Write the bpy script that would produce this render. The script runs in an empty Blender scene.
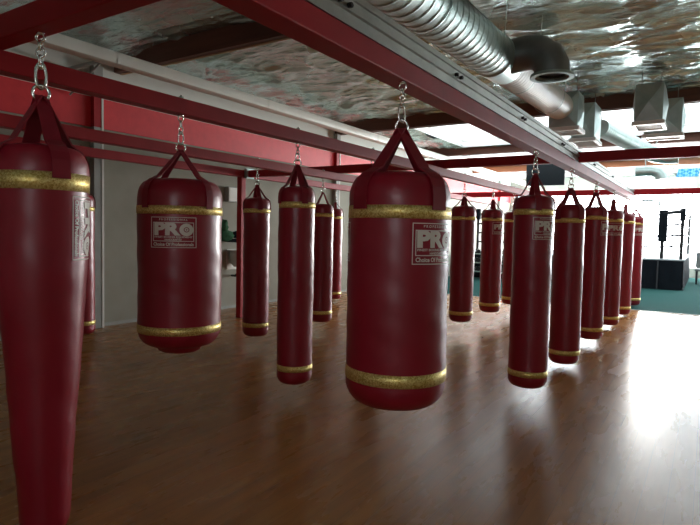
import bpy, bmesh, math, random
import numpy as np
from mathutils import Vector, Matrix
random.seed(7); rng = np.random.RandomState(5)
C = bpy.context.scene.collection
PI = math.pi

# ------------------------------------------------------------ camera
H = 1.45
y_, p_, r_ = (math.radians(a) for a in (32.79, 3.208, 1.247))
fw = Vector((-math.sin(y_)*math.cos(p_), math.cos(y_)*math.cos(p_), -math.sin(p_)))
rt = Vector((math.cos(y_), math.sin(y_), 0)); up = rt.cross(fw)
rr = rt*math.cos(r_) + up*math.sin(r_); uu = -rt*math.sin(r_) + up*math.cos(r_)
cam = bpy.data.cameras.new('camera'); camo = bpy.data.objects.new('camera', cam); C.objects.link(camo)
M = Matrix((rr, uu, -fw)).transposed().to_4x4(); M.translation = Vector((0, 0, H)); camo.matrix_world = M
cam.sensor_width = 36; cam.lens = 36*555.4/700; cam.clip_start = .05
bpy.context.scene.camera = camo

# ------------------------------------------------------------ daylight, exposure
w = bpy.data.worlds.new('daylight'); bpy.context.scene.world = w; w.use_nodes = True
bg = w.node_tree.nodes['Background']; bg.inputs[0].default_value = (.90, .96, 1, 1); bg.inputs[1].default_value = 12.0
vs = bpy.context.scene.view_settings
vs.view_transform = 'Standard'; vs.look = 'None'; vs.gamma = 1; vs.use_curve_mapping = False; vs.exposure = 0.68

def portal(name, loc, sx, sy, direction):
    l = bpy.data.lights.new(name, 'AREA'); l.shape = 'RECTANGLE'; l.size = sx; l.size_y = sy
    l.cycles.is_portal = True
    o = bpy.data.objects.new(name, l); C.objects.link(o); o.location = loc
    o.rotation_euler = Vector(direction).to_track_quat('-Z', 'Y').to_euler()
    return o
portal('window_daylight', (1.0, 24.1, 1.85), 16, 3.0, (0, -1, 0))
dl = bpy.data.lights.new('added_daylight_panel', 'AREA'); dl.shape = 'RECTANGLE'; dl.size = 1.25; dl.size_y = 2.1; dl.energy = 1500; dl.color = (1, .98, .94)
dlo = bpy.data.objects.new('added_daylight_panel', dl); C.objects.link(dlo); dlo.location = (-1.85, 24.5, 1.4); dlo.rotation_euler = (-PI/2, 0, 0)   # area lamp added outside the glass for the extra brightness behind the ring
portal('back_window_daylight', (1.5, -4.1, 2.25), 2.6, .5, (0, 1, 0))
SKY = [(-5.8, 4.4, 10.95, 14.65), (-6.9, 4.4, 15.25, 19.15), (-6.9, 4.4, 19.75, 23.6)]      # translucent roof lights
for i, (a, b, c, d) in enumerate(SKY): portal('roof_light_daylight', ((a+b)/2, (c+d)/2, 4.12), b-a, d-c, (0, 0, -1))

# ------------------------------------------------------------ materials
def mat(name, color=(.5, .5, .5), rough=.5, metal=0., **k):
    m = bpy.data.materials.new(name); m.use_nodes = True
    b = m.node_tree.nodes['Principled BSDF']
    b.inputs['Base Color'].default_value = (*color, 1); b.inputs['Roughness'].default_value = rough
    b.inputs['Metallic'].default_value = metal
    for a, v in k.items(): b.inputs[a].default_value = v
    return m
def nodes(m): return m.node_tree.nodes, m.node_tree.links, m.node_tree.nodes['Principled BSDF']
def noise(m, scale, stretch=(1, 1, 1), detail=4, coord='Object'):
    n, l, b = nodes(m)
    tc = n.new('ShaderNodeTexCoord'); mp = n.new('ShaderNodeMapping'); mp.inputs['Scale'].default_value = stretch
    t = n.new('ShaderNodeTexNoise'); t.inputs['Scale'].default_value = scale; t.inputs['Detail'].default_value = detail
    l.new(tc.outputs[coord], mp.inputs[0]); l.new(mp.outputs[0], t.inputs[0]); return t
def ramp(m, src, c0, c1, p0=.3, p1=.7):
    n, l, b = nodes(m); r = n.new('ShaderNodeValToRGB')
    r.color_ramp.elements[0].position = p0; r.color_ramp.elements[1].position = p1
    r.color_ramp.elements[0].color = (*c0, 1); r.color_ramp.elements[1].color = (*c1, 1)
    l.new(src, r.inputs[0]); return r
def bump(m, src, strength=.2, dist=.01):
    n, l, b = nodes(m); bp = n.new('ShaderNodeBump'); bp.inputs['Strength'].default_value = strength
    bp.inputs['Distance'].default_value = dist; l.new(src, bp.inputs['Height']); l.new(bp.outputs[0], b.inputs['Normal'])
def link(m, out, inp): m.node_tree.links.new(out, nodes(m)[2].inputs[inp])
def grey(v): return (v, v, v)

def mottled(name, c0, c1, rough, metal=0, scale=6, bs=.1, bd=.004, stretch=(1, 1, 1), r0=None, r1=None):
    m = mat(name, c0, rough, metal); t = noise(m, scale, stretch)
    link(m, ramp(m, t.outputs[0], c0, c1).outputs[0], 'Base Color')
    if bs: bump(m, noise(m, scale*6, stretch).outputs[0], bs, bd)
    if r0 is not None: link(m, ramp(m, t.outputs[0], grey(r0), grey(r1)).outputs[0], 'Roughness')
    return m
vinyl = mottled('red_vinyl', (.26, .003, .016), (.30, .004, .020), .42, 0, 4, .22, .003, r0=.34, r1=.44)
b = nodes(vinyl)[2]; b.inputs['Coat Weight'].default_value = .2; b.inputs['Coat Roughness'].default_value = .26
strapm = mottled('red_strap_vinyl', (.22, .005, .016), (.27, .008, .022), .5, 0, 8, .2, .002)
redpaint = mottled('red_painted_steel', (.34, .008, .014), (.42, .012, .019), .5, 0, 5, .08, .001)
nodes(redpaint)[2].inputs['Specular IOR Level'].default_value = .3
redwall = mottled('red_wall_panel', (.62, .018, .026), (.70, .024, .032), .5, 0, 9, .25, .004)
whitewall = mottled('off_white_wall_paint', (.42, .43, .38), (.50, .50, .45), .75, 0, 3, .15, .004)
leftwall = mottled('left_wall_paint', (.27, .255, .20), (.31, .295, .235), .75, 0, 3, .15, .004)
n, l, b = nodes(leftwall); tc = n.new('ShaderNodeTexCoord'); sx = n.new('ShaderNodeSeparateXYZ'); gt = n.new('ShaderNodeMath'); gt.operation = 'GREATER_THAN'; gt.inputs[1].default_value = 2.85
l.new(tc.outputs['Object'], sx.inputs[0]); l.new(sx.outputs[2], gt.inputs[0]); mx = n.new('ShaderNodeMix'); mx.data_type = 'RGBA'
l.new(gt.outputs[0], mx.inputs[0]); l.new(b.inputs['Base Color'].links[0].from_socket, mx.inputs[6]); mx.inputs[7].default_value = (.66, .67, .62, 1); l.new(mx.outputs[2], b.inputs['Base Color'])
greypost = mottled('grey_painted_post', (.28, .29, .27), (.34, .35, .32), .6, 0, 5, .1, .002)
pipewhite = mottled('white_painted_duct', (.66, .66, .59), (.76, .75, .68), .5, 0, 2.5, .2, .004)
trimwhite = mat('white_trim', (.75, .73, .68), .5)
galv = mottled('galvanised_steel', (.36, .46, .44), (.48, .58, .56), .34, .8, 7, .05, .001, r0=.36, r1=.50)
galvdark = mottled('dull_backlit_steel', (.20, .22, .22), (.28, .30, .30), .45, .8, 5, .05, .001)
strutm = mottled('galvanised_strut', (.42, .44, .42), (.55, .56, .53), .42, .8, 6, .05, .001)
chrome = mat('chrome', (.75, .74, .70), .18, 1)
wood = mottled('dark_timber_joist', (.085, .030, .018), (.14, .052, .030), .7, 0, 4, .3, .004, (.25, 3, 3))
palewood = mottled('pale_timber', (.30, .17, .07), (.38, .23, .11), .7, 0, 4, .2, .003, (.25, 3, 3))
sunlitwood = mottled('sunlit_orange_timber', (.42, .14, .06), (.50, .19, .09), .7, 0, 4, .2, .003, (.25, 3, 3))  # sunlight on the farthest joist, put into its timber colour as orange
flange = mat('white_flange', (.85, .87, .85), .4)
black = mottled('black_vinyl_skirt', (.006, .008, .011), (.010, .013, .017), .8, 0, 3, .3, .01)
nodes(black)[2].inputs['Specular IOR Level'].default_value = .05
blackmetal = mat('black_metal', (.02, .02, .022), .4, .3)
ropem = mat('grey_ring_rope', (.03, .03, .035), .6)
canvasm = mat('ring_canvas', (.45, .50, .52), .8)
screenm = mat('tv_screen', (.010, .016, .020), .25)
printm = mat('pale_print', (.80, .74, .67), .5)
greenm = mottled('green_cloth', (.01, .07, .025), (.02, .11, .04), .9, 0, 20, .4, .01)
whitecer = mat('white_plastic', (.60, .60, .57), .35)
signgrey = mat('grey_lettering', (.10, .11, .11), .6)

gold = mat('gold_sequin_tape', (.62, .40, .08), .40, .65)
n, l, b = nodes(gold); v = n.new('ShaderNodeTexVoronoi'); v.inputs['Scale'].default_value = 170
tc = n.new('ShaderNodeTexCoord'); l.new(tc.outputs['Object'], v.inputs[0])
cr = ramp(gold, v.outputs['Color'], (.62, .40, .07), (1.0, .84, .36), .2, .8); link(gold, cr.outputs[0], 'Base Color')
nm = n.new('ShaderNodeBump'); nm.inputs['Strength'].default_value = .6; nm.inputs['Distance'].default_value = .002
l.new(v.outputs['Color'], nm.inputs['Height']); l.new(nm.outputs[0], b.inputs['Normal'])

foil = mat('foil_insulation', (.60, .64, .63), .28, .72)
t = noise(foil, 1.1, (1, 1, 1), 3); link(foil, ramp(foil, t.outputs[0], (.52, .67, .65), (.66, .82, .80)).outputs[0], 'Base Color')
link(foil, ramp(foil, t.outputs[0], grey(.18), grey(.30)).outputs[0], 'Roughness')
bump(foil, noise(foil, 7, (.6, 2.4, 1), 8).outputs[0], .6, .035)

floorm = mat('laminate_floor', (.2, .1, .05), .3)
n, l, b = nodes(floorm); tc = n.new('ShaderNodeTexCoord'); mp = n.new('ShaderNodeMapping')
mp.inputs['Rotation'].default_value = (0, 0, PI/2)
br = n.new('ShaderNodeTexBrick'); br.offset = .37; br.inputs['Scale'].default_value = 1
br.inputs['Brick Width'].default_value = 1.3; br.inputs['Row Height'].default_value = .125
br.inputs['Mortar Size'].default_value = .0012; br.inputs['Mortar Smooth'].default_value = .2
br.inputs['Color1'].default_value = (.36, .150, .040, 1); br.inputs['Color2'].default_value = (.41, .182, .052, 1)
br.inputs['Mortar'].default_value = (.16, .07, .03, 1); br.inputs['Bias'].default_value = -.1
l.new(tc.outputs['Object'], mp.inputs[0]); l.new(mp.outputs[0], br.inputs[0])
g = noise(floorm, 3.2, (4.5, .45, 1), 6); gr = ramp(floorm, g.outputs[0], (.74, .72, .68), (1.1, 1.1, 1.08), .3, .7)
mx = n.new('ShaderNodeMix'); mx.data_type = 'RGBA'; mx.blend_type = 'MULTIPLY'; mx.inputs[0].default_value = 1
l.new(br.outputs['Color'], mx.inputs[6]); l.new(gr.outputs[0], mx.inputs[7]); link(floorm, mx.outputs[2], 'Base Color')
link(floorm, ramp(floorm, noise(floorm, 2.0, (3, .6, 1), 5).outputs[0], grey(.25), grey(.30)).outputs[0], 'Roughness')
bump(floorm, noise(floorm, 9, (5, .5, 1), 4).outputs[0], .10, .003)
nodes(floorm)[2].inputs['Specular IOR Level'].default_value = .5
carpetm = mottled('teal_carpet', (.020, .066, .062), (.032, .088, .082), 1.0, 0, 30, .5, .005)
nodes(carpetm)[2].inputs['Specular IOR Level'].default_value = .02

bluem = mat('blue_diamond_banner', (.02, .35, .75), .6)
n, l, b = nodes(bluem); ck = n.new('ShaderNodeTexChecker'); ck.inputs['Scale'].default_value = 14
ck.inputs[1].default_value = (.02, .33, .78, 1); ck.inputs[2].default_value = (.25, .65, .85, 1)
tc = n.new('ShaderNodeTexCoord'); mp = n.new('ShaderNodeMapping'); mp.inputs['Rotation'].default_value = (0, PI/4, 0)
l.new(tc.outputs['Object'], mp.inputs[0]); l.new(mp.outputs[0], ck.inputs[0]); link(bluem, ck.outputs[0], 'Base Color')

glass = bpy.data.materials.new('window_glass'); glass.use_nodes = True
n = glass.node_tree.nodes; l = glass.node_tree.links; n.clear()
o_ = n.new('ShaderNodeOutputMaterial'); ms = n.new('ShaderNodeMixShader'); tr = n.new('ShaderNodeBsdfTransparent')
gl = n.new('ShaderNodeBsdfGlossy'); gl.inputs['Roughness'].default_value = .02; ms.inputs[0].default_value = .06
l.new(tr.outputs[0], ms.inputs[1]); l.new(gl.outputs[0], ms.inputs[2]); l.new(ms.outputs[0], o_.inputs[0])

roofglass = glass.copy(); roofglass.name = 'frosted_roof_glass'
for q in roofglass.node_tree.nodes:
    if q.type == 'BSDF_TRANSPARENT': q.inputs[0].default_value = (.42, .43, .43, 1)

# ------------------------------------------------------------ helpers
def tag(o, label=None, cat=None, group=None, kind=None):
    if label: o['label'] = label
    if cat: o['category'] = cat
    if group: o['group'] = group
    if kind: o['kind'] = kind
    return o
def empty(name, loc, label, cat, rz=0, group=None):
    o = bpy.data.objects.new(name, None); C.objects.link(o); o.location = loc; o.rotation_euler = (0, 0, rz)
    o.empty_display_size = .05
    return tag(o, label, cat, group)
def obj(name, bm, m, parent=None, smooth=False, loc=None):
    me = bpy.data.meshes.new(name); bm.normal_update(); bm.to_mesh(me); bm.free()
    for x in (m if isinstance(m, (list, tuple)) else [m]): me.materials.append(x)
    if smooth: me.polygons.foreach_set('use_smooth', [True]*len(me.polygons)); 
    if smooth == 'auto':
        me.set_sharp_from_angle(angle=math.radians(38))
    o = bpy.data.objects.new(name, me); C.objects.link(o)
    if parent: o.parent = parent
    if loc: o.location = loc
    return o
def struct(name, bm, m, smooth=False): return tag(obj(name, bm, m, None, smooth), kind='structure')
def box(bm, a, b, bev=0, mi=0):
    r = bmesh.ops.create_cube(bm, size=1)
    vsx = r['verts']
    for v in vsx:
        v.co = Vector(((a[i]+b[i])/2 + v.co[i]*(b[i]-a[i])) for i in range(3))
    fs = list({f for v in vsx for f in v.link_faces})
    for f in fs: f.material_index = mi
    if bev:
        es = list({e for v in vsx for e in v.link_edges})
        bmesh.ops.bevel(bm, geom=es, offset=bev, segments=2, profile=.5, affect='EDGES', material=-1)
def boxm(a, b, bev=0): bm = bmesh.new(); box(bm, a, b, bev); return bm
def lathe(bm, prof, seg=48, cx=0, cy=0, wob=None, close=True):
    rings = []
    for r, z in prof:
        if r < 1e-5: rings.append([bm.verts.new((cx, cy, z))])
        else:
            ring = []
            for k in range(seg):
                a = 2*PI*k/seg; q = r + (wob(a, z)*min(1, r/.08) if wob else 0)
                ring.append(bm.verts.new((cx+q*math.cos(a), cy+q*math.sin(a), z)))
            rings.append(ring)
    for A, B in zip(rings, rings[1:]):
        if len(A) == 1 and len(B) == 1: continue
        for k in range(seg):
            j = (k+1) % seg
            if len(A) == 1: bm.faces.new((A[0], B[k], B[j]))
            elif len(B) == 1: bm.faces.new((A[k], B[0], A[j]))
            else: bm.faces.new((A[k], B[k], B[j], A[j]))
def sweep(bm, pts, r, seg=8, closed=False, caps=True):
    pts = [Vector(p) for p in pts]; n_ = len(pts); rings = []; nrm = None
    for i, p in enumerate(pts):
        if closed: t_ = pts[(i+1) % n_] - pts[i-1]
        else: t_ = pts[min(i+1, n_-1)] - pts[max(i-1, 0)]
        t_.normalize()
        if nrm is None: nrm = t_.orthogonal().normalized()
        else: nrm = (nrm - t_*nrm.dot(t_)).normalized()
        b_ = t_.cross(nrm); q = r[i] if isinstance(r, (list, tuple)) else r
        rings.append([bm.verts.new(p + (nrm*math.cos(2*PI*k/seg) + b_*math.sin(2*PI*k/seg))*q) for k in range(seg)])
    rng_ = range(n_) if closed else range(n_-1)
    for i in rng_:
        A, B = rings[i], rings[(i+1) % n_]
        for k in range(seg):
            j = (k+1) % seg; bm.faces.new((A[k], A[j], B[j], B[k]))
    if caps and not closed:
        bm.faces.new(rings[0][::-1]); bm.faces.new(rings[-1])
def oval(cx, cy, cz, rx, rz, ang, n_=20):
    """points of an upright oval whose plane contains z and the direction ang"""
    return [(cx+rx*math.cos(a)*math.cos(ang), cy+rx*math.cos(a)*math.sin(ang), cz+rz*math.sin(a)) for a in (2*PI*k/n_ for k in range(n_))]
def ribbon(bm, pts, tdir, widths, th):
    """flat strap: centreline pts, width direction tdir, thickness th"""
    pts = [Vector(p) for p in pts]; tdir = Vector(tdir); rows = []
    for i, p in enumerate(pts):
        t_ = (pts[min(i+1, len(pts)-1)] - pts[max(i-1, 0)]).normalized(); nn = t_.cross(tdir).normalized()*th/2
        ww = tdir*widths[i]/2
        rows.append([bm.verts.new(p-ww-nn), bm.verts.new(p+ww-nn), bm.verts.new(p+ww+nn), bm.verts.new(p-ww+nn)])
    for A, B in zip(rows, rows[1:]):
        for k in range(4): bm.faces.new((A[k], A[(k+1) % 4], B[(k+1) % 4], B[k]))
    bm.faces.new(rows[0][::-1]); bm.faces.new(rows[-1])
def text_bm(s, size, bold=0., align='CENTER', width=None, extrude=0):
    cu = bpy.data.curves.new('lettering', 'FONT'); cu.body = s; cu.size = size; cu.offset = bold
    cu.align_x = align; cu.align_y = 'CENTER'; cu.resolution_u = 3; cu.extrude = extrude; cu.fill_mode = 'BOTH' if extrude else 'FRONT'
    o = bpy.data.objects.new('lettering', cu); C.objects.link(o)
    dg = bpy.context.evaluated_depsgraph_get(); me = bpy.data.meshes.new_from_object(o.evaluated_get(dg))
    bpy.data.objects.remove(o); bm = bmesh.new(); bm.from_mesh(me); bpy.data.meshes.remove(me); bpy.data.curves.remove(cu)
    xs = [v.co.x for v in bm.verts]
    if width and xs:
        k = width/(max(xs)-min(xs)); c = (max(xs)+min(xs))/2
        for v in bm.verts: v.co.x = (v.co.x-c)*k
    return bm
def merge(dst, src, dx=0, dy=0):
    vm = {v: dst.verts.new((v.co.x+dx, v.co.y+dy, v.co.z)) for v in src.verts}
    for f in src.faces:
        try: dst.faces.new([vm[v] for v in f.verts])
        except ValueError: pass
    src.free()

# ------------------------------------------------------------ the room
X0, X1, Y0, Y1, ZC = -7.3, 10.0, -4.0, 24.0, 3.95
YC = 12.35                                                # where the wooden floor meets the carpet
bm = boxm((X0-.2, Y0-.2, -.1), (X1+.2, YC, 0)); struct('floor', bm, floorm)
bm = boxm((X0-.2, YC, -.1), (X1+.2, Y1+.2, .008)); struct('floor', bm, carpetm)
bm = boxm((X0-.2, YC-.02, 0), (X1, YC+.02, .012), .003); struct('trim_1', bm, trimwhite)
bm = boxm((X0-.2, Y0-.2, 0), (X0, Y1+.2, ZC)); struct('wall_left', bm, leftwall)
def wall_with_hole(bm, axis, c, th, a0, a1, h0, h1, z0, z1):
    def B(u0, u1, w0, w1):
        if axis == 'y': box(bm, (u0, c, w0), (u1, c+th, w1))
        else: box(bm, (c, u0, w0), (c+th, u1, w1))
    B(a0, h0, 0, ZC); B(h1, a1, 0, ZC); B(h0, h1, 0, z0); B(h0, h1, z1, ZC)
WF = (-7.0, 9.0, .35, 3.35)
bm = bmesh.new(); wall_with_hole(bm, 'y', Y1, .2, X0, X1, WF[0], WF[1], WF[2], WF[3]); struct('wall_far', bm, whitewall)
bm = bmesh.new(); box(bm, (X1, Y0, 0), (X1+.2, Y1, ZC)); struct('wall_right', bm, whitewall)
bm = bmesh.new(); wall_with_hole(bm, 'y', Y0-.2, .2, X0, X1, .2, 2.8, 2.0, 2.5); struct('wall_back', bm, whitewall)
def window(name, axis, c, u0, u1, z0, z1, npanes):
    e = bpy.data.objects.new(name, None); C.objects.link(e); e['kind'] = 'structure'
    bm = bmesh.new(); gm = bmesh.new(); fr = .035
    def B(b, ua, ub, za, zb, t):
        if axis == 'y': box(b, (ua, c-t, za), (ub, c+t, zb))
        else: box(b, (c-t, ua, za), (c+t, ub, zb))
    B(bm, u0, u1, z0, z0+.05, .04); B(bm, u0, u1, z1-.05, z1, .04)
    for i in range(npanes+1):
        u = u0 + (u1-u0)*i/npanes; B(bm, max(u0, u-fr), min(u1, u+fr), z0+.05, z1-.05, .04)
    B(gm, u0+.02, u1-.02, z0+.02, z1-.02, .003)
    obj('window_frame', bm, flange, e); obj('pane', gm, glass, e)
window('window_1', 'y', Y1+.1, *WF, 5)

window('window_5', 'y', Y0-.1, .2, 2.8, 2.0, 2.5, 2)
# red band of panels on the left wall, with pale edging, between the wall columns
cols = [-1.6, 4.65, 10.6, 16.5, 22.4]
tn = 2
for a, b_ in zip([Y0]+cols, cols+[Y1]):
    bm = boxm((X0, a+.07, 2.82), (X0+.03, b_-.07, 3.235), .003); struct('wall_left_red_panel', bm, redwall).name = 'trim_%d' % tn; tn += 1
    bm = boxm((X0, a+.07, 3.235), (X0+.035, b_-.07, 3.255)); struct('t', bm, trimwhite).name = 'trim_%d' % tn; tn += 1
for y in cols:
    bm = boxm((X0, y-.07, 0), (X0+.10, y+.07, 2.82), .004); struct('t', bm, greypost).name = 'trim_%d' % tn; tn += 1
    bm = boxm((X0, y-.07, 2.82), (X0+.10, y+.07, 3.255), .004); struct('t', bm, redpaint).name = 'trim_%d' % tn; tn += 1
    bm = boxm((X0, y-.07, 3.255), (X0+.10, y+.07, 3.66), .004); struct('t', bm, greypost).name = 'trim_%d' % tn; tn += 1
    bm = boxm((X0+.10, y+.045, 0), (X0+.106, y+.075, 3.255)); struct('t', bm, trimwhite).name = 'trim_%d' % tn; tn += 1
bm = boxm((X0, Y0, 0), (X0+.012, Y1, .05), .003); struct('baseboard_left', bm, greypost)

# foil ceiling: a crinkled, sagging sheet
def vnoise(x, y, seed):
    r = np.random.RandomState(seed).rand(256, 256)
    xi = np.floor(x).astype(int); yi = np.floor(y).astype(int); fx = x-xi; fy = y-yi
    fx = fx*fx*(3-2*fx); fy = fy*fy*(3-2*fy)
    g = lambda a, b: r[a % 256, b % 256]
    return (g(xi, yi)*(1-fx)+g(xi+1, yi)*fx)*(1-fy)+(g(xi, yi+1)*(1-fx)+g(xi+1, yi+1)*fx)*fy
JY = [-.9, 4.95, 10.55, 14.85, 19.35]
nx, ny = 420, 1000
gx, gy = np.meshgrid(np.linspace(X0-.02, X1+.02, nx), np.linspace(Y0-.02, Y1+.02, ny))
wx = gx + .9*vnoise(gx*.6, gy*.9, 1)+.25*vnoise(gx*2.1, gy*2.3, 11); wy = gy + .45*vnoise(gx*.6+9, gy*.7, 2)+.10*vnoise(gx*1.9, gy*3, 12)
rid = 1-np.abs(2*vnoise(wx*.9, wy*2.6, 3)-1)
rid2 = 1-np.abs(2*vnoise(wx*1.8+5, wy*6.5, 4)-1)
rid3 = 1-np.abs(2*vnoise(wx*4.5+3, wy*13, 5)-1)
big = vnoise(gx*.55, gy*.8, 6)
gz = ZC - .09*big - .050*rid**3 - .034*rid2**3*vnoise(gx*.8, gy*.8, 13)*1.6 - .014*rid3**3
sd = np.min(np.abs(gy[..., None]-np.array(JY)), axis=2)
gz = gz - .05*np.clip(sd/2.6, 0, 1)
me = bpy.data.meshes.new('ceiling'); co = np.stack([gx, gy, gz], -1).reshape(-1, 3)
idx = np.arange(nx*ny).reshape(ny, nx)
qd = np.stack([idx[:-1, :-1], idx[1:, :-1], idx[1:, 1:], idx[:-1, 1:]], -1).reshape(-1, 4)
qc = co[qd].mean(1); keep = np.ones(len(qd), bool)
for a, b, c, d in SKY: keep &= ~((qc[:, 0] > a) & (qc[:, 0] < b) & (qc[:, 1] > c) & (qc[:, 1] < d))
qd = qd[keep]
me.vertices.add(len(co)); me.vertices.foreach_set('co', co.ravel().astype('f'))
me.loops.add(qd.size); me.loops.foreach_set('vertex_index', qd.ravel())
me.polygons.add(len(qd)); me.polygons.foreach_set('loop_start', np.arange(0, qd.size, 4)); me.polygons.foreach_set('loop_total', np.full(len(qd), 4))
me.polygons.foreach_set('use_smooth', np.ones(len(qd), bool)); me.update(); me.validate(); me.materials.append(foil)
o = bpy.data.objects.new('ceiling', me); C.objects.link(o); o['kind'] = 'structure'
bm = bmesh.new(); box(bm, (X0-.2, Y0-.2, ZC+.02), (X1+.2, SKY[0][2], ZC+.15)); yy = [k[3] for k in SKY]
for y0, y1 in ((SKY[0][3], SKY[1][2]), (SKY[1][3], SKY[2][2]), (SKY[2][3], Y1+.2)): box(bm, (X0-.2, y0, ZC+.02), (X1+.2, y1, ZC+.15))
for q in SKY: box(bm, (X0-.2, q[2], ZC+.02), (q[0], q[3], ZC+.15)); box(bm, (q[1], q[2], ZC+.02), (X1+.2, q[3], ZC+.15))
struct('ceiling', bm, trimwhite)   # roof deck
for i, (a, b, c, d) in enumerate(SKY):
    e = bpy.data.objects.new('window_%d' % (i+2), None); C.objects.link(e); e['kind'] = 'structure'
    bm = bmesh.new(); z0, z1 = ZC-.12, ZC+.02
    box(bm, (a-.03, c-.03, z0), (b+.03, c, z1)); box(bm, (a-.03, d, z0), (b+.03, d+.03, z1)); box(bm, (a-.03, c, z0), (a, d, z1)); box(bm, (b, c, z0), (b+.03, d, z1))
    for k in range(1, 6): x = a+(b-a)*k/6; box(bm, (x-.02, c, ZC-.02), (x+.02, d, ZC+.02))
    obj('window_frame', bm, flange, e); obj('pane', boxm((a, c, ZC+.03), (b, d, ZC+.036)), roofglass, e)

# ------------------------------------------------------------ roof joists
jl = ['dark timber roof joist behind the camera side of the room', 'nearest dark timber joist, running behind the near red cross beam',
      'dark timber joist passing behind the two boxy metal diffusers', 'reddish timber joist just above the far side of the boxy diffusers',
      'timber joist coloured sunlit orange above the blue banner, farthest from the camera']
for y, lb in zip(JY, jl):
    if y < 0: continue
    e = empty('roof_joist', (0, y, 3.65), lb, 'joist')
    obj('joist', boxm((X0+.01, 0, 0), (X1-.01, .09, .26), .004), sunlitwood if y > 19 else wood, e)
    obj('ledger_strip', boxm((X0+.01, .091, -.005), (X1-.01, .135, .04), .002), palewood if y < 10 else wood, e)

# white square duct along the left wall
e = empty('wall_duct', (-6.45, 4, 3.49), 'long off-white square duct running under the joists along the left wall', 'duct')
obj('duct_body', boxm((-.10, -7.9, 0), (.10, 19.9, .155), .03), pipewhite, e, 'auto')
for y in (-4.5, .35, 3.2, 6.9, 10, 13.5, 17): obj('seam_band', boxm((-.106, y, -.006), (.106, y+.05, .1548), .03), pipewhite, e, 'auto')
for y in (.25,):
    bm = bmesh.new(); box(bm, (-.84, y, .02), (-.104, y+.04, .06), .004); sweep(bm, [(-.80, y+.02, -.30), (-.12, y+.02, .02)], .014)
    obj('wall_bracket', bm, greypost, e)

# ------------------------------------------------------------ red steel bag rig
rig = empty('bag_rig', (-3.8, 6, 0), 'large red steel frame of posts and rails that carries all the punching bags', 'frame')
def rp(name, a, b, m=redpaint, bev=.006):
    a = (a[0]+3.8, a[1]-6, a[2]); b = (b[0]+3.8, b[1]-6, b[2])
    return obj(name, boxm(a, b, bev), m, rig)
XR = {'A': -1.3, 'B': -2.96, 'C': -4.6, 'D': -6.4}
YE = 13.9
rp('row_rail', (-1.40, -2.4, 2.19), (-1.28, YE, 2.29))
rp('row_rail', (-3.01, -2.4, 2.19), (-2.91, YE, 2.29))
rp('row_rail', (-4.65, -2.4, 2.19), (-4.55, YE, 2.29))
rp('side_rail', (-6.46, -2.4, 2.29), (-6.36, YE, 2.40))
for y0 in (-2.3, 1.29, 6.8, 12.2): rp('cross_beam', (-6.36, y0-.10*(y0 == 6.8), 2.29 if y0 > 0 else 2.30), (1.6, y0+.10-.10*(y0 == 6.8), 2.40))
for y0 in (6.60, 1.29, -2.3): 
    rp('post', (-6.46, y0, 0), (-6.36, y0+.10, 2.29)); rp('post', (1.6, y0, 0), (1.7, y0+.10, 2.40))
rp('post', (-6.46, 13.6, 0), (-6.36, 13.7, 2.29))
rp('post', (1.6, 13.6, 0), (1.7, 13.7, 2.40))
rp('side_rail', (1.6, 1.39, 2.29), (1.7, 6.6, 2.40)); rp('side_rail', (1.6, 6.8, 2.29), (1.7, 13.6, 2.40))
rp('clamp', (-6.36, 6.66, 2.27), (-6.31, 6.84, 2.43), galv)
# galvanised strut channel along the top of the right-hand rail, with bolts
bm = bmesh.new()
prof = [(-1.385, 2.29), (-1.275, 2.29), (-1.275, 2.315), (-1.285, 2.318), (-1.285, 2.345), (-1.272, 2.348), (-1.272, 2.375), (-1.285, 2.378), (-1.285, 2.40), (-1.275, 2.403), (-1.275, 2.43), (-1.385, 2.43)]
for side in (0,):
    va = [bm.verts.new((x+3.8, -8.4, z)) for x, z in prof]; vb = [bm.verts.new((x+3.8, YE-6, z)) for x, z in prof]
    for i in range(len(prof)):
        j = (i+1) % len(prof); bm.faces.new((va[i], va[j], vb[j], vb[i]))
    bm.faces.new(va[::-1]); bm.faces.new(vb)
bmesh.ops.recalc_face_normals(bm, faces=bm.faces); st = obj('strut_channel', bm, strutm, rig)
for y in (1.05, 1.85, 3.05, 4.4, 5.8, 7.6, 9.2):
    for k in (0, .07):
        bm = bmesh.new(); bmesh.ops.create_cone(bm, segments=6, radius1=.011, radius2=.011, depth=.02, cap_ends=True,
            matrix=Matrix.Translation((-1.262+3.8, y+k-6, 2.362)) @ Matrix.Rotation(PI/2, 4, 'Y'))
        obj('bolt', bm, blackmetal, st)

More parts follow.
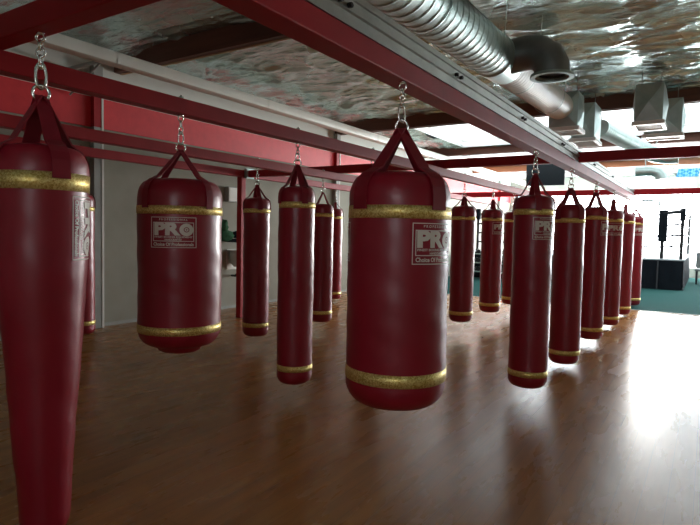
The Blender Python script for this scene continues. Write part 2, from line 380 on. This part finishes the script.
# ------------------------------------------------------------ punching bags
def wrap(bm, R, a0, zc, off):
    """bend a flat label drawing (x right, y up) onto a cylinder of radius R(z)"""
    xs = [v.co.x for v in bm.verts]; x = min(xs); e_ = max(xs)
    while x < e_:
        x += .012
        bmesh.ops.bisect_plane(bm, geom=bm.verts[:]+bm.edges[:]+bm.faces[:], plane_co=(x, 0, 0), plane_no=(1, 0, 0))
    for v in bm.verts:
        X, Y = v.co.x, v.co.y
        r = R(zc+Y)+off; th = a0 + X/R(zc)
        v.co = Vector((r*math.cos(th), r*math.sin(th), zc+Y))
    return bm
def label_drawing(full):
    bm = bmesh.new(); W, Hh = .28, .205
    def fr(w_, h_, t_, cy=0):
        for a, b in (((-w_/2, h_/2-t_), (w_/2, h_/2)), ((-w_/2, -h_/2), (w_/2, -h_/2+t_)), ((-w_/2, -h_/2+t_), (-w_/2+t_, h_/2-t_)), ((w_/2-t_, -h_/2+t_), (w_/2, h_/2-t_))):
            q = [bm.verts.new((x, y+cy, 0)) for x, y in ((a[0], a[1]), (b[0], a[1]), (b[0], b[1]), (a[0], b[1]))]; bm.faces.new(q)
    fr(W, Hh, .0045); fr(W-.03, .128, .0045, .004)
    merge(bm, text_bm('PR', .110, .0062, width=.162), -.036, .019)
    # the O: a disc ring with a small ringed eye inside
    for r0, r1 in ((.0185, .0455), (.005, .013)):
        va = [bm.verts.new((.079+r0*math.cos(a)*.93, .019+r0*math.sin(a)*.93, 0)) for a in (2*PI*k/28 for k in range(28))]
        vb = [bm.verts.new((.079+r1*math.cos(a)*.93, .019+r1*math.sin(a)*.93, 0)) for a in (2*PI*k/28 for k in range(28))]
        for k in range(28): bm.faces.new((va[k], vb[k], vb[(k+1) % 28], va[(k+1) % 28]))
    merge(bm, text_bm('Choice Of Professionals', .030, .0010, width=.245), 0, -.080)
    if full:
        merge(bm, text_bm('P R O F E S S I O N A L', .018, .0004, width=.17), 0, .085)
        merge(bm, text_bm('FINEST BOXING EQUIPMENT', .016, .0004, width=.23), 0, -.031)
        merge(bm, text_bm('HANDCRAFTED', .016, .0004, width=.10), 0, -.048)
    return bm

def make_bag(label, X, Y, R, zs, a0, hook=2.19, labels=(), taper=None, strap_w=.055, nub=False, group=None, full=True, seed=0, band_h=.05, hw=1.25):
    apex, top, b1, b2, bot = zs
    d = math.hypot(X, Y); ac = math.atan2(-Y, -X)             # direction from the bag to the camera side
    root = empty('punching_bag', (X, Y, 0), label, 'punching bag', 0, group)
    rd = random.Random(seed)
    ph = [rd.uniform(0, 6.28) for _ in range(6)]
    def rad(z):
        if taper: 
            for (za, ra), (zb, rb) in zip(taper, taper[1:]):
                if zb <= z <= za: 
                    u = (za-z)/(za-zb); return ra+(rb-ra)*u
            return taper[-1][1] if z < taper[-1][0] else taper[0][1]
        return R
    def wob(a, z):
        return .0022*math.sin(2*a+ph[0]+z*2.1)+.0016*math.sin(9*z+ph[1]+a)+.0012*math.sin(23*z+ph[2]+2*a)*math.sin(3*z+ph[4])+.0008*math.sin(5*a+41*z+ph[3])
    sh = min(.13, R*.62); bt = min(.11, R*.5); Rt = rad(top-sh)
    prof = [(0, top), (Rt*.45, top-.002), (Rt*.68, top-.010)]
    for k in range(1, 9):
        a = PI/2*k/8; prof.append((Rt*.70+Rt*.30*math.sin(a), top-.012-(sh-.012)*(1-math.cos(a))))
    z = top-sh; nseg = 46; z_end = bot+bt; z_start = z
    for k in range(1, nseg): 
        z = z_start+(z_end-z_start)*k/nseg; prof.append((rad(z), z))
    Rb = rad(z_end)
    for k in range(0, 9):
        a = PI/2*k/8; prof.append((Rb*(.62+.38*math.cos(a)), z_end-bt*math.sin(a)))
    if nub: prof += [(Rb*.56, bot-.004), (Rb*.52, bot-.030), (Rb*.44, bot-.042), (0, bot-.045)]
    else: prof += [(Rb*.4, bot-.004), (0, bot-.006)]
    bm = bmesh.new(); lathe(bm, prof, 56, wob=wob); bmesh.ops.recalc_face_normals(bm, faces=bm.faces)
    obj('body', bm, vinyl, root, True)
    def band(z, extra=0):
        bm = bmesh.new(); h = band_h/2; r = rad(z)
        lathe(bm, [(rad(z+h)-.004, z+h), (rad(z+h)+.0028, z+h), (r+.0032, z), (rad(z-h)+.0028, z-h), (rad(z-h)-.004, z-h)], 56, wob=wob)
        bmesh.ops.recalc_face_normals(bm, faces=bm.faces); obj('gold_band', bm, gold, root, True)
    band(b1)
    if b2: band(b2)
    for k in range(4):
        a = ac + math.radians(a0) + k*PI/2
        ex = Vector((math.cos(a), math.sin(a), 0)); tx = Vector((-math.sin(a), math.cos(a), 0))
        rs = rad(b1)
        P = [ex*.004+Vector((0, 0, apex+.014)), ex*.014+Vector((0, 0, apex-.004)), ex*(Rt*.62)+Vector((0, 0, top+.012)), ex*(Rt*.74)+Vector((0, 0, top-.004))]
        for q in (.25, .5, .75, 1): P.append(ex*(Rt*.70+Rt*.30*math.sin(PI/2*q)+.006)+Vector((0, 0, top-.012-(sh-.012)*(1-math.cos(PI/2*q))+.006*(1-q))))
        P += [ex*(rs+.0065)+Vector((0, 0, b1+.03)), ex*(rs+.0065)+Vector((0, 0, b1+.012))]
        bm = bmesh.new(); ribbon(bm, P, tx, [strap_w*.72, strap_w*.8, strap_w*.95]+[strap_w]*7, .007)
        obj('strap', bm, strapm, root)
    ar = ac + 1.2
    bm = bmesh.new(); rdz = apex+.028; sweep(bm, oval(0, 0, rdz, .026*hw**.5, .026*hw**.5, ac+PI/2, 20), .0045*hw, 8, True); obj('d_ring', bm, chrome, root, True)
    # hardware between the ring and the rail
    g0 = rdz+.022; g1 = hook-.004; L = g1-g0
    bm = bmesh.new(); eye = .018
    sweep(bm, oval(0, 0, g1-eye, eye, eye, ar, 16), .0038*hw, 8, True)
    sweep(bm, [(0, 0, g1), (0, 0, hook+.13)], .005, 8); box(bm, (-.012, -.012, hook+.105), (.012, .012, hook+.12), .002); box(bm, (-.013, -.013, hook-.008), (.013, .013, hook))
    obj('eye_bolt', bm, chrome, root, True)
    rest = L-2*eye; nl = 2 if rest < .15 else 3
    hl = rest*.52; ll = (rest-hl)/nl
    zc = g1-2*eye
    for k in range(nl):
        bm = bmesh.new(); sweep(bm, oval(0, 0, zc-ll/2, .0105*hw, ll/2+.004, ar+(k+1)*PI/2, 18), .0034*hw, 8, True); obj('chain_link', bm, chrome, root, True); zc -= ll
    bm = bmesh.new(); sweep(bm, oval(0, 0, zc-hl/2, .0135*hw, hl/2+.004, ac+PI/2+.3, 22), .0042*hw, 8, True)
    sweep(bm, [(0, 0, zc-hl*.22), (0, 0, zc+.004)], .006*hw, 8)
    obj('snap_hook', bm, chrome, root, True)
    zl = b1 - band_h/2 - .012 - .1025
    for (al, kind) in labels:
        thc = ac + math.radians(al)          # to the viewer's right = counter-clockwise as seen here
        bm = label_drawing(full)
        for v in bm.verts: v.co.y *= .93
        if kind == 'v':
            for v in bm.verts: v.co = Vector((v.co.y, -v.co.x, 0))
            zl2 = b1-band_h/2-.02-.14
            wrap(bm, rad, thc, zl2, .0035)
        else: wrap(bm, rad, thc, zl, .0035)
        # push the print out so that it follows the body's slight waviness
        for v in bm.verts:
            a = math.atan2(v.co.y, v.co.x); q = wob(a, v.co.z); v.co.x += q*math.cos(a); v.co.y += q*math.sin(a)
        bmesh.ops.recalc_face_normals(bm, faces=bm.faces); lo = obj('printed_label', bm, printm, root)
    return root
A, B_, C_, D_ = -1.3, -2.96, -4.6, -6.4
make_bag('tapered red bag wider at the top, nearest the camera at the left edge', -2.50, 1.34, .19, (2.00, 1.80, 1.635, None, .05), 22, 2.29,
         [(67, 'v')], [(1.9, .175), (1.70, .19), (1.25, .186), (.20, .108), (0, .10)], .075, seed=1, band_h=.075, hw=1.6)
make_bag('slim red bag by the left wall, mostly hidden behind the tapered bag', D_, 3.90, .15, (1.97, 1.83, 1.65, .27, .13), 0, 2.29, [], seed=2)
make_bag('short thick red bag with a centred label, left of the red post', B_, 2.50, .270, (1.95, 1.77, 1.56, .795, .67), 40, 2.19, [(-9, 'h')], None, .05, True, seed=3, band_h=.052)
make_bag('slim red bag just right of the red post, in front of the left wall', C_, 5.04, .158, (1.97, 1.83, 1.67, .30, .16), 14, seed=4, full=False)
make_bag('slim red bag left of the big central bag, its V of straps tight on top', B_, 3.74, .152, (1.99, 1.82, 1.66, .28, .14), 25, seed=5, labels=[(165, 'h')], full=False)
make_bag('slim red bag partly behind its left neighbour, narrow straps in an A shape', C_, 6.40, .155, (1.98, 1.83, 1.67, .30, .16), 42, seed=6, full=False, strap_w=.03)
make_bag('farthest left-wall bag, a thin sliver seen behind two slim bags', D_, 9.35, .15, (2.02, 1.91, 1.72, .19, .07), 0, 2.29, seed=7, full=False)
make_bag('big thick red bag in the centre foreground with A shaped straps', A, 2.46, .252, (1.945, 1.745, 1.545, .760, .60), 45, 2.19, [(46, 'h'), (-98, 'h')], None, .088, seed=8, band_h=.060)
make_bag('red bag wholly hidden behind the big central bag, only its hook showing', B_, 4.99, .150, (1.97, 1.82, 1.66, .28, .14), 30, seed=9, full=False)
make_bag('slim red bag immediately right of the big central bag, farther back', B_, 7.57, .168, (1.97, 1.85, 1.67, .32, .19), 14, seed=10, full=False)
make_bag('slim red bag second to the right of the big central bag, with a faint label', B_, 8.83, .168, (2.0, 1.86, 1.69, .32, .19), 12, seed=11, labels=[(50, 'h')], full=False)
make_bag('slim red bag half hidden behind the nearest bag of the right row', B_, 9.98, .160, (1.98, 1.87, 1.70, .32, .20), 0, seed=12, full=False)
make_bag('tall slim bag with white label, nearest of the right-hand row', A, 4.97, .168, (1.975, 1.80, 1.65, .245, .115), 13, 2.19, [(47, 'h')], None, .05, seed=13)
make_bag('second bag of the right-hand row, plain with A shaped straps', A, 6.47, .160, (1.965, 1.80, 1.62, .17, .04), 45, seed=14, strap_w=.072, full=False)
make_bag('third bag of the right-hand row, A shaped straps and a half-turned label', A, 8.07, .160, (2.03, 1.85, 1.70, .21, .07), 45, seed=15, labels=[(78, 'h')], strap_w=.072, full=False)
make_bag('fourth bag of the right-hand row, its label facing the camera', A, 9.70, .160, (2.04, 1.88, 1.71, .17, .05), 12, seed=16, labels=[(22, 'h')], full=False)
make_bag('fifth bag of the right-hand row, between the labelled bag and the last', A, 11.25, .160, (2.04, 1.89, 1.72, .17, .04), 10, seed=17, full=False)
make_bag('last and farthest bag of the right-hand row, beside the boxing ring', A, 12.95, .160, (2.02, 1.90, 1.73, .17, .04), 45, seed=18, labels=[(40, 'h')], full=False)

# ------------------------------------------------------------ ducts
def duct(name, a, b, R, parent, pitch=.125, m=galv, seg=36):
    a, b = Vector(a), Vector(b); ax = (b-a); L = ax.length; ax.normalize(); u = ax.orthogonal().normalized(); v_ = ax.cross(u)
    n_ = max(4, int(L/pitch*14)); bm = bmesh.new(); prev = None
    for i in range(n_+1):
        s = L*i/n_; ring = []
        for k in range(seg):
            t_ = 2*PI*k/seg; f_ = (s/pitch + k/seg) % 1.0
            q = R + (.005 if f_ < .11 else 0.0)
            ring.append(bm.verts.new(a+ax*s+(u*math.cos(t_)+v_*math.sin(t_))*q))
        if prev:
            for k in range(seg): bm.faces.new((prev[k], prev[(k+1) % seg], ring[(k+1) % seg], ring[k]))
        else: bm.faces.new(ring[::-1])
        prev = ring
    bm.faces.new(prev); bmesh.ops.recalc_face_normals(bm, faces=bm.faces)
    return obj(name, bm, m, parent, 'auto')
def elbow(name, pts, R, parent, m, seg=28, caps=True):
    bm = bmesh.new(); sweep(bm, pts, R, seg, False, caps); bmesh.ops.recalc_face_normals(bm, faces=bm.faces); return obj(name, bm, m, parent, 'auto')
P0, P1 = Vector((-1.68, 1.2, 2.93)), Vector((-1.99, 8.75, 3.40))
mid = P0.lerp(P1, .575)
sd_ = empty('spiral_duct', (0, 0, 0), 'large galvanised spiral duct hanging above the right-hand rail', 'duct')
duct('duct_run', P0, mid-(P1-P0).normalized()*.22, .20, sd_)
duct('duct_run', mid+(P1-P0).normalized()*.22, P1+(P1-P0).normalized()*.12, .19, sd_, .085, mat('pale_galvanised_steel', (.84, .87, .86), .5, .3))
ax = (P1-P0).normalized()
elbow('collar', [mid-ax*.24, mid-ax*.22, mid-ax*.21, mid+ax*.21, mid+ax*.22, mid+ax*.24], [.20, .212, .212, .205, .205, .19], sd_, galv)
# take-off elbow with a toothed outlet ring
tk = Vector((mid.x, mid.y, mid.z-.01))
ep = [tk, tk+Vector((.16, 0, .02)), tk+Vector((.29, 0, .03)), tk+Vector((.40, -.01, .01)), tk+Vector((.49, -.02, -.06)), tk+Vector((.53, -.03, -.15)), tk+Vector((.535, -.03, -.23))]
elbow('takeoff_elbow', ep, [.165]*6+[.16], sd_, galvdark, caps=False)  # backlit darkness of the elbow is put into this darker steel colour
oc = ep[-1]
bm = bmesh.new(); lathe(bm, [(.155, .015), (.195, .010), (.20, -.018), (.155, -.02), (.150, 0), (.155, .015)], 36); ringo = obj('outlet_ring', bm, galv, sd_, 'auto', oc)
bm = bmesh.new()
for k in range(26):
    a = 2*PI*k/26; c, s = math.cos(a), math.sin(a)
    q = [bm.verts.new((r*c-w_*s, r*s+w_*c, z)) for r, w_, z in ((.152, -.010, 0), (.152, .010, 0), (.118, .006, .004), (.118, -.006, .004))]; bm.faces.new(q)
obj('outlet_teeth', bm, galv, ringo)
bm = bmesh.new(); lathe(bm, [(0, .03), (.115, .03), (.118, .024), (0, .024)], 30); obj('outlet_damper', bm, blackmetal, sd_, False, oc)
for s in (.20, .33, .50, .68, .9):
    c = P0.lerp(P1, s); bm = bmesh.new(); R_ = .215
    pts = [c+Vector((R_*math.cos(a), 0, R_*math.sin(a))) for a in (PI + PI*k/12 for k in range(13))]
    pts = [Vector((pts[0].x-.03, c.y, 3.86))]+pts+[Vector((pts[-1].x+.03, c.y, 3.86))]
    ribbon(bm, pts, (0, 1, 0), [.022]*len(pts), .003); obj('hanger_strap', bm, galv, sd_)

def diffuser(label, x0, x1, y0, y1, zb, zt, cross=True):
    e = empty('duct_diffuser', ((x0+x1)/2, (y0+y1)/2, zb), label, 'vent'); hx, hy, h = (x1-x0)/2, (y1-y0)/2, zt-zb
    bm = bmesh.new(); t_ = .012
    fx = .05
    # four cross-broken sides, open underneath
    P = [(-hx, -hy), (hx, -hy), (hx, hy), (-hx, hy)]
    for i in range(4):
        a, b = P[i], P[(i+1) % 4]; nx_, ny_ = (b[1]-a[1]), -(b[0]-a[0]); ln = math.hypot(nx_, ny_); nx_, ny_ = nx_/ln*fx, ny_/ln*fx
        q = [bm.verts.new((*a, .04)), bm.verts.new((*b, .04)), bm.verts.new((*b, h)), bm.verts.new((*a, h))]
        c = bm.verts.new(((a[0]+b[0])/2+nx_, (a[1]+b[1])/2+ny_, (h+.04)/2))
        for k in range(4): bm.faces.new((q[k], q[(k+1) % 4], c))
    bm.faces.new([bm.verts.new((x, y, h)) for x, y in P])
    obj('plenum_box', bm, galv, e)
    bm = bmesh.new(); o2 = .03
    box(bm, (-hx-o2, -hy-o2, -.015), (hx+o2, -hy+.015, .045), .004); box(bm, (-hx-o2, hy-.015, -.015), (hx+o2, hy+o2, .045), .004)
    box(bm, (-hx-o2, -hy+.015, -.015), (-hx+.015, hy-.015, .045), .004); box(bm, (hx-.015, -hy+.015, -.015), (hx+o2, hy-.015, .045), .004)
    obj('flange', bm, flange, e)
    bm = bmesh.new()
    for k in range(6): y = -hy+.05+(2*hy-.1)*k/5; box(bm, (-hx+.015, y-.004, -.005), (hx-.015, y+.004, .025))
    obj('grille', bm, flange, e)
    for x in (-hx*.7, hx*.7): bm = bmesh.new(); sweep(bm, [(x, 0, h-.01), (x, 0, 3.93-zb)], .006); obj('hanger_rod', bm, galvdark, e)
    return e
diffuser('boxy metal air diffuser nearest the camera, cross-creased face, at upper right', -.99, -.63, 9.0, 9.5, 3.07, 3.64)
diffuser('boxy metal air diffuser at upper right, farther and to the right of the creased one', -.96, -.44, 10.12, 10.44, 3.06, 3.64)
diffuser('boxy metal air diffuser right of the spiral duct end, above the second right-row bag', -2.02, -1.66, 9.85, 10.45, 3.03, 3.64)
diffuser('boxy metal air diffuser at the very end of the big spiral duct', -2.16, -1.74, 8.90, 9.34, 3.06, 3.62)

d2 = empty('spiral_duct', (0, 0, 0), 'smaller bright spiral duct slanting between the boxy diffusers', 'duct')
duct('duct_run', (-1.75, 11.0, 3.42), (-1.05, 13.6, 3.22), .15, d2, .08)
elbow('duct_elbow', [(-1.12, 13.45, 3.22), (-1.0, 13.6, 3.2), (-.85, 13.62, 3.18), (-.62, 13.62, 3.18)], .15, d2, galv)
for q in ([(-1.73, 11.1, 3.52), (-1.73, 10.69, 3.74)], [(-1.10, 13.5, 3.34), (-1.10, 14.85, 3.74)]): bm = bmesh.new(); sweep(bm, q, .008); obj('hanger_rod', bm, galv, d2)
d3 = empty('vent_elbow', (0, 0, 0), 'short round duct elbow hanging left of the blue banner', 'duct')
elbow('elbow_body', [(-1.62, 15.6, 3.10), (-1.45, 15.6, 3.10), (-1.25, 15.6, 3.10), (-1.12, 15.6, 3.05), (-1.05, 15.6, 2.95), (-1.04, 15.6, 2.88)], [.13, .13, .13, .14, .14, .135], d3, galv)
bm = bmesh.new(); sweep(bm, [(-1.4, 15.6, 3.2), (-1.4, 14.985, 3.7)], .01); obj('hanger_rod', bm, galv, d3)

# ------------------------------------------------------------ television and banner
tv = empty('television', (-3.42, 14.0, 2.68), 'black flat television hung high behind the nearest right-row bag', 'television')
obj('screen', boxm((-.44, -.035, 0), (.44, -.03, .50)), screenm, tv); obj('casing', boxm((-.455, -.03, -.015), (.455, .03, .515), .006), blackmetal, tv)
bm = bmesh.new(); sweep(bm, [(0, .06, .3), (0, .06, 1.03), (0, .10, 1.06), (0, .85, 1.06)], .02); box(bm, (-.1, .03, .2), (.1, .08, .35)); obj('ceiling_mount', bm, blackmetal, tv)
bn = empty('banner', (-.60, 18.9, 3.24), 'blue diamond patterned banner hung under the orange joist', 'banner')
bm = bmesh.new(); bmesh.ops.create_grid(bm, x_segments=16, y_segments=6, size=.5)
for v in bm.verts: x, y = v.co.x, v.co.y; v.co = Vector((x*.55+y*.05, .01*math.sin(x*14), .12+y*.23))
obj('cloth', bm, bluem, bn, True); bm = bmesh.new(); sweep(bm, [(-.30, 0, .24), (-.30, .1, .62)], .003); sweep(bm, [(.30, 0, .24), (.30, .1, .62)], .003); obj('cord', bm, ropem, bn)

# lettering on the far window
lt = empty('window_lettering', (-1.92, 24.092, 2.72), 'grey lettering in two rows high on the far window', 'lettering')
bm = text_bm('YTTTY & 1', .40, .020, width=.95)
for v in bm.verts: v.co = Vector((v.co.x, 0, v.co.y+.02))
obj('large_lettering', bm, signgrey, lt)
bm = text_bm('ITTI A T I T', .19, .010, width=.80)
for v in bm.verts: v.co = Vector((v.co.x-.05, 0, v.co.y+.32))
obj('small_lettering', bm, signgrey, lt)

# ------------------------------------------------------------ boxing ring
rg = empty('boxing_ring', (-3.55, 20.8, 0), 'raised boxing ring with black skirt and grey ropes on the teal carpet', 'boxing ring')
hx, hy = 2.98, 2.98
obj('platform', boxm((-hx+.05, -hy+.05, .02), (hx-.05, hy-.05, .83)), blackmetal, rg)
def skirt(a, b):
    bm = bmesh.new(); a, b = Vector(a), Vector(b); n_ = 90; d_ = (b-a).normalized(); nn = Vector((d_.y, -d_.x, 0)); rows = []
    for i in range(n_+1):
        p = a.lerp(b, i/n_); o_ = .012*math.sin(i*1.3)+.008*math.sin(i*.47)
        rows.append([bm.verts.new(p+nn*(o_*f_+.02)+Vector((0, 0, z))) for z, f_ in ((.84, .1), (.55, .7), (.28, 1), (.02, 1.2))])
    for A_, B2 in zip(rows, rows[1:]):
        for k in range(3): bm.faces.new((A_[k], A_[k+1], B2[k+1], B2[k]))
    obj('skirt', bm, black, rg, True)
skirt((-hx, -hy, 0), (hx, -hy, 0)); skirt((hx, -hy, 0), (hx, hy, 0)); skirt((-hx, hy, 0), (-hx, -hy, 0))
obj('canvas', boxm((-hx-.03, -hy-.03, .83), (hx+.03, hy+.03, .875), .01), canvasm, rg)
obj('skirt_strap', boxm((hx-.62, -hy-.06, .03), (hx-.585, -hy-.04, .84)), ropem, rg)
def post(x, y, top=2.26, pad=True):
    bm = bmesh.new(); sweep(bm, [(x, y, .87), (x, y, top)], .045, 12); p = obj('corner_post', bm, blackmetal, rg, 'auto')
    if pad: obj('post_pad', boxm((x-.065, y-.065, top-.32), (x+.065, y+.065, top+.03), .012), black, p)
    return p
post(hx-.06, -hy+.06); post(hx-.06, hy-.06, 2.28, False); post(-hx+.06, -hy+.06); post(-hx+.06, hy-.06)
cx_ = -1.10+3.55
bm = bmesh.new(); sweep(bm, [(cx_, -hy+.06, .87), (cx_, -hy+.06, 2.2)], .05, 12); p = obj('corner_post', bm, blackmetal, rg, 'auto')
obj('post_pad', boxm((cx_-.11, -hy-.03, 1.35), (cx_+.11, -hy+.15, 2.24), .03), black, p)
for z in (1.2, 1.5, 1.8, 2.12):
    bm = bmesh.new(); q = hx-.06
    sweep(bm, [(-q, -q, z), (cx_, -q, z), (q, -q, z+.05), (q, q, z+.05), (-q, q, z)], .022, 8, True); obj('rope', bm, ropem, rg, True)
for x in (-1.8, 0, 1.2, 2.68):
    obj('rope_spacer', boxm((x-.012, -hy+.045, 1.18), (x+.012, -hy+.075, 1.83)), ropem, rg)

bm = bmesh.new(); sweep(bm, [(cx_, -hy+.0, 2.15), (hx-.06, -hy+.02, 2.22)], .035, 8); obj('top_rope', bm, ropem, rg, True)
# dumbbell rack standing left of the ring, seen between the bags
rk = empty('equipment_rack', (-5.75, 17.25, .008), 'low dark rack with pale rails loaded with black weights, beyond the middle bags', 'rack')
bm = bmesh.new()
for x in (-.85, .85):
    for y in (-.25, .25): box(bm, (x-.025, y-.025, 0), (x+.025, y+.025, .95), .004)
obj('upright', bm, blackmetal, rk)
for z in (.24, .52, .80): 
    s_ = obj('shelf_rail', boxm((-.85, -.27, z), (.85, -.23, z+.035), .004), galv, rk)
    obj('shelf_tray', boxm((-.85, -.22, z), (.85, .25, z+.02), .003), blackmetal, rk)
wl = ['upper', 'middle', 'lower']
for zi, z in enumerate((.26, .54, .82)):
    for k, x in enumerate((-.58, -.40, -.22, .36, .54, .72)):
        r = .065+.012*((k*7+zi*3) % 4)/3; bm = bmesh.new()
        sweep(bm, [(0, -.16, 0), (0, -.09, 0), (0, -.088, 0), (0, .088, 0), (0, .09, 0), (0, .16, 0)], [r, r, .016, .016, r, r], 8)
        o = obj('dumbbell', bm, blackmetal); o.location = (-5.75+x, 17.27, .008+z+r+.004)
        tag(o, '%s black dumbbell, %s rack shelf, %s gap right of the big central bag' % (('left', 'middle', 'right')[k % 3], wl[2-zi], ('first', 'second')[k//3]), 'dumbbell', 'dumbbells on the low rack')
# bench by the ring
bc = empty('gym_bench', (-.05, 21.2, .008), 'grey bench at the right edge of the photo, beside the boxing ring', 'bench')
obj('seat', boxm((-.28, -.5, .42), (.28, .5, .50), .02), galvdark, bc)
obj('backrest', boxm((-.28, .44, .50), (.28, .52, 1.0), .02), galvdark, bc)
for x in (-.23, .23):
    for y in (-.44, .44): obj('leg', boxm((x-.025, y-.025, 0), (x+.025, y+.025, .42)), blackmetal, bc)

# ------------------------------------------------------------ things on the left wall
eb = empty('electrical_box', (X0, 7.28, 1.93), 'small grey electrical box on the left wall, high beside the red post', 'electrical box')
obj('box_body', boxm((0, -.13, 0), (.09, .13, .27), .008), greypost, eb); obj('cover', boxm((.09, -.115, .015), (.10, .115, .255), .004), pipewhite, eb)
def lump(bm, c, r, sc, seed):
    q = bmesh.ops.create_icosphere(bm, subdivisions=3, radius=r); rd = random.Random(seed); ph = [rd.uniform(0, 6) for _ in range(3)]
    for v in q['verts']:
        n_ = v.co.normalized(); k = 1+.14*math.sin(6*n_.x+ph[0])*math.sin(5*n_.y+ph[1])+.08*math.sin(9*n_.z+ph[2])
        v.co = Vector((c[0]+v.co.x*k*sc[0], c[1]+v.co.y*k*sc[1], c[2]+v.co.z*k*sc[2]))
gb = empty('hanging_cloth', (X0+.1, 7.05, 1.38), 'green and dark cloth bundle hanging on the left wall beside the red post', 'cloth')
bm = bmesh.new(); lump(bm, (0, -.03, .10), .13, (.7, .8, 1.1), 3); lump(bm, (0, .02, -.05), .15, (.6, 1.2, .7), 4); obj('green_cloth', bm, greenm, gb, True)
bm = bmesh.new(); lump(bm, (0, .30, -.03), .12, (.6, 1.5, .5), 6); lump(bm, (0, .25, -.14), .10, (.6, 2.0, .35), 8); obj('dark_cloth', bm, black, gb, True)
obj('wall_hook', boxm((-.1, -.02, .14), (.03, .02, .17), .004), chrome, gb)
fb = empty('drinking_fountain', (X0, 7.22, .66), 'small white rounded basin on the left wall, partly behind the red post', 'basin')
bm = bmesh.new(); lathe(bm, [(0, .0), (.09, .01), (.15, .08), (.17, .20), (.175, .30), (.16, .31), (.14, .22), (.10, .12), (0, .10)], 32)
obj('bowl', bm, whitecer, fb, True, (.175, .12, .1)); obj('backplate', boxm((0, -.02, .05), (.02, .26, .42), .008), pipewhite, fb)
bm = bmesh.new(); sweep(bm, [(.17, .12, .1), (.17, .12, .0), (.10, .12, -.06), (.01, .12, -.06)], .022, 10); obj('drain_pipe', bm, blackmetal, fb, True)
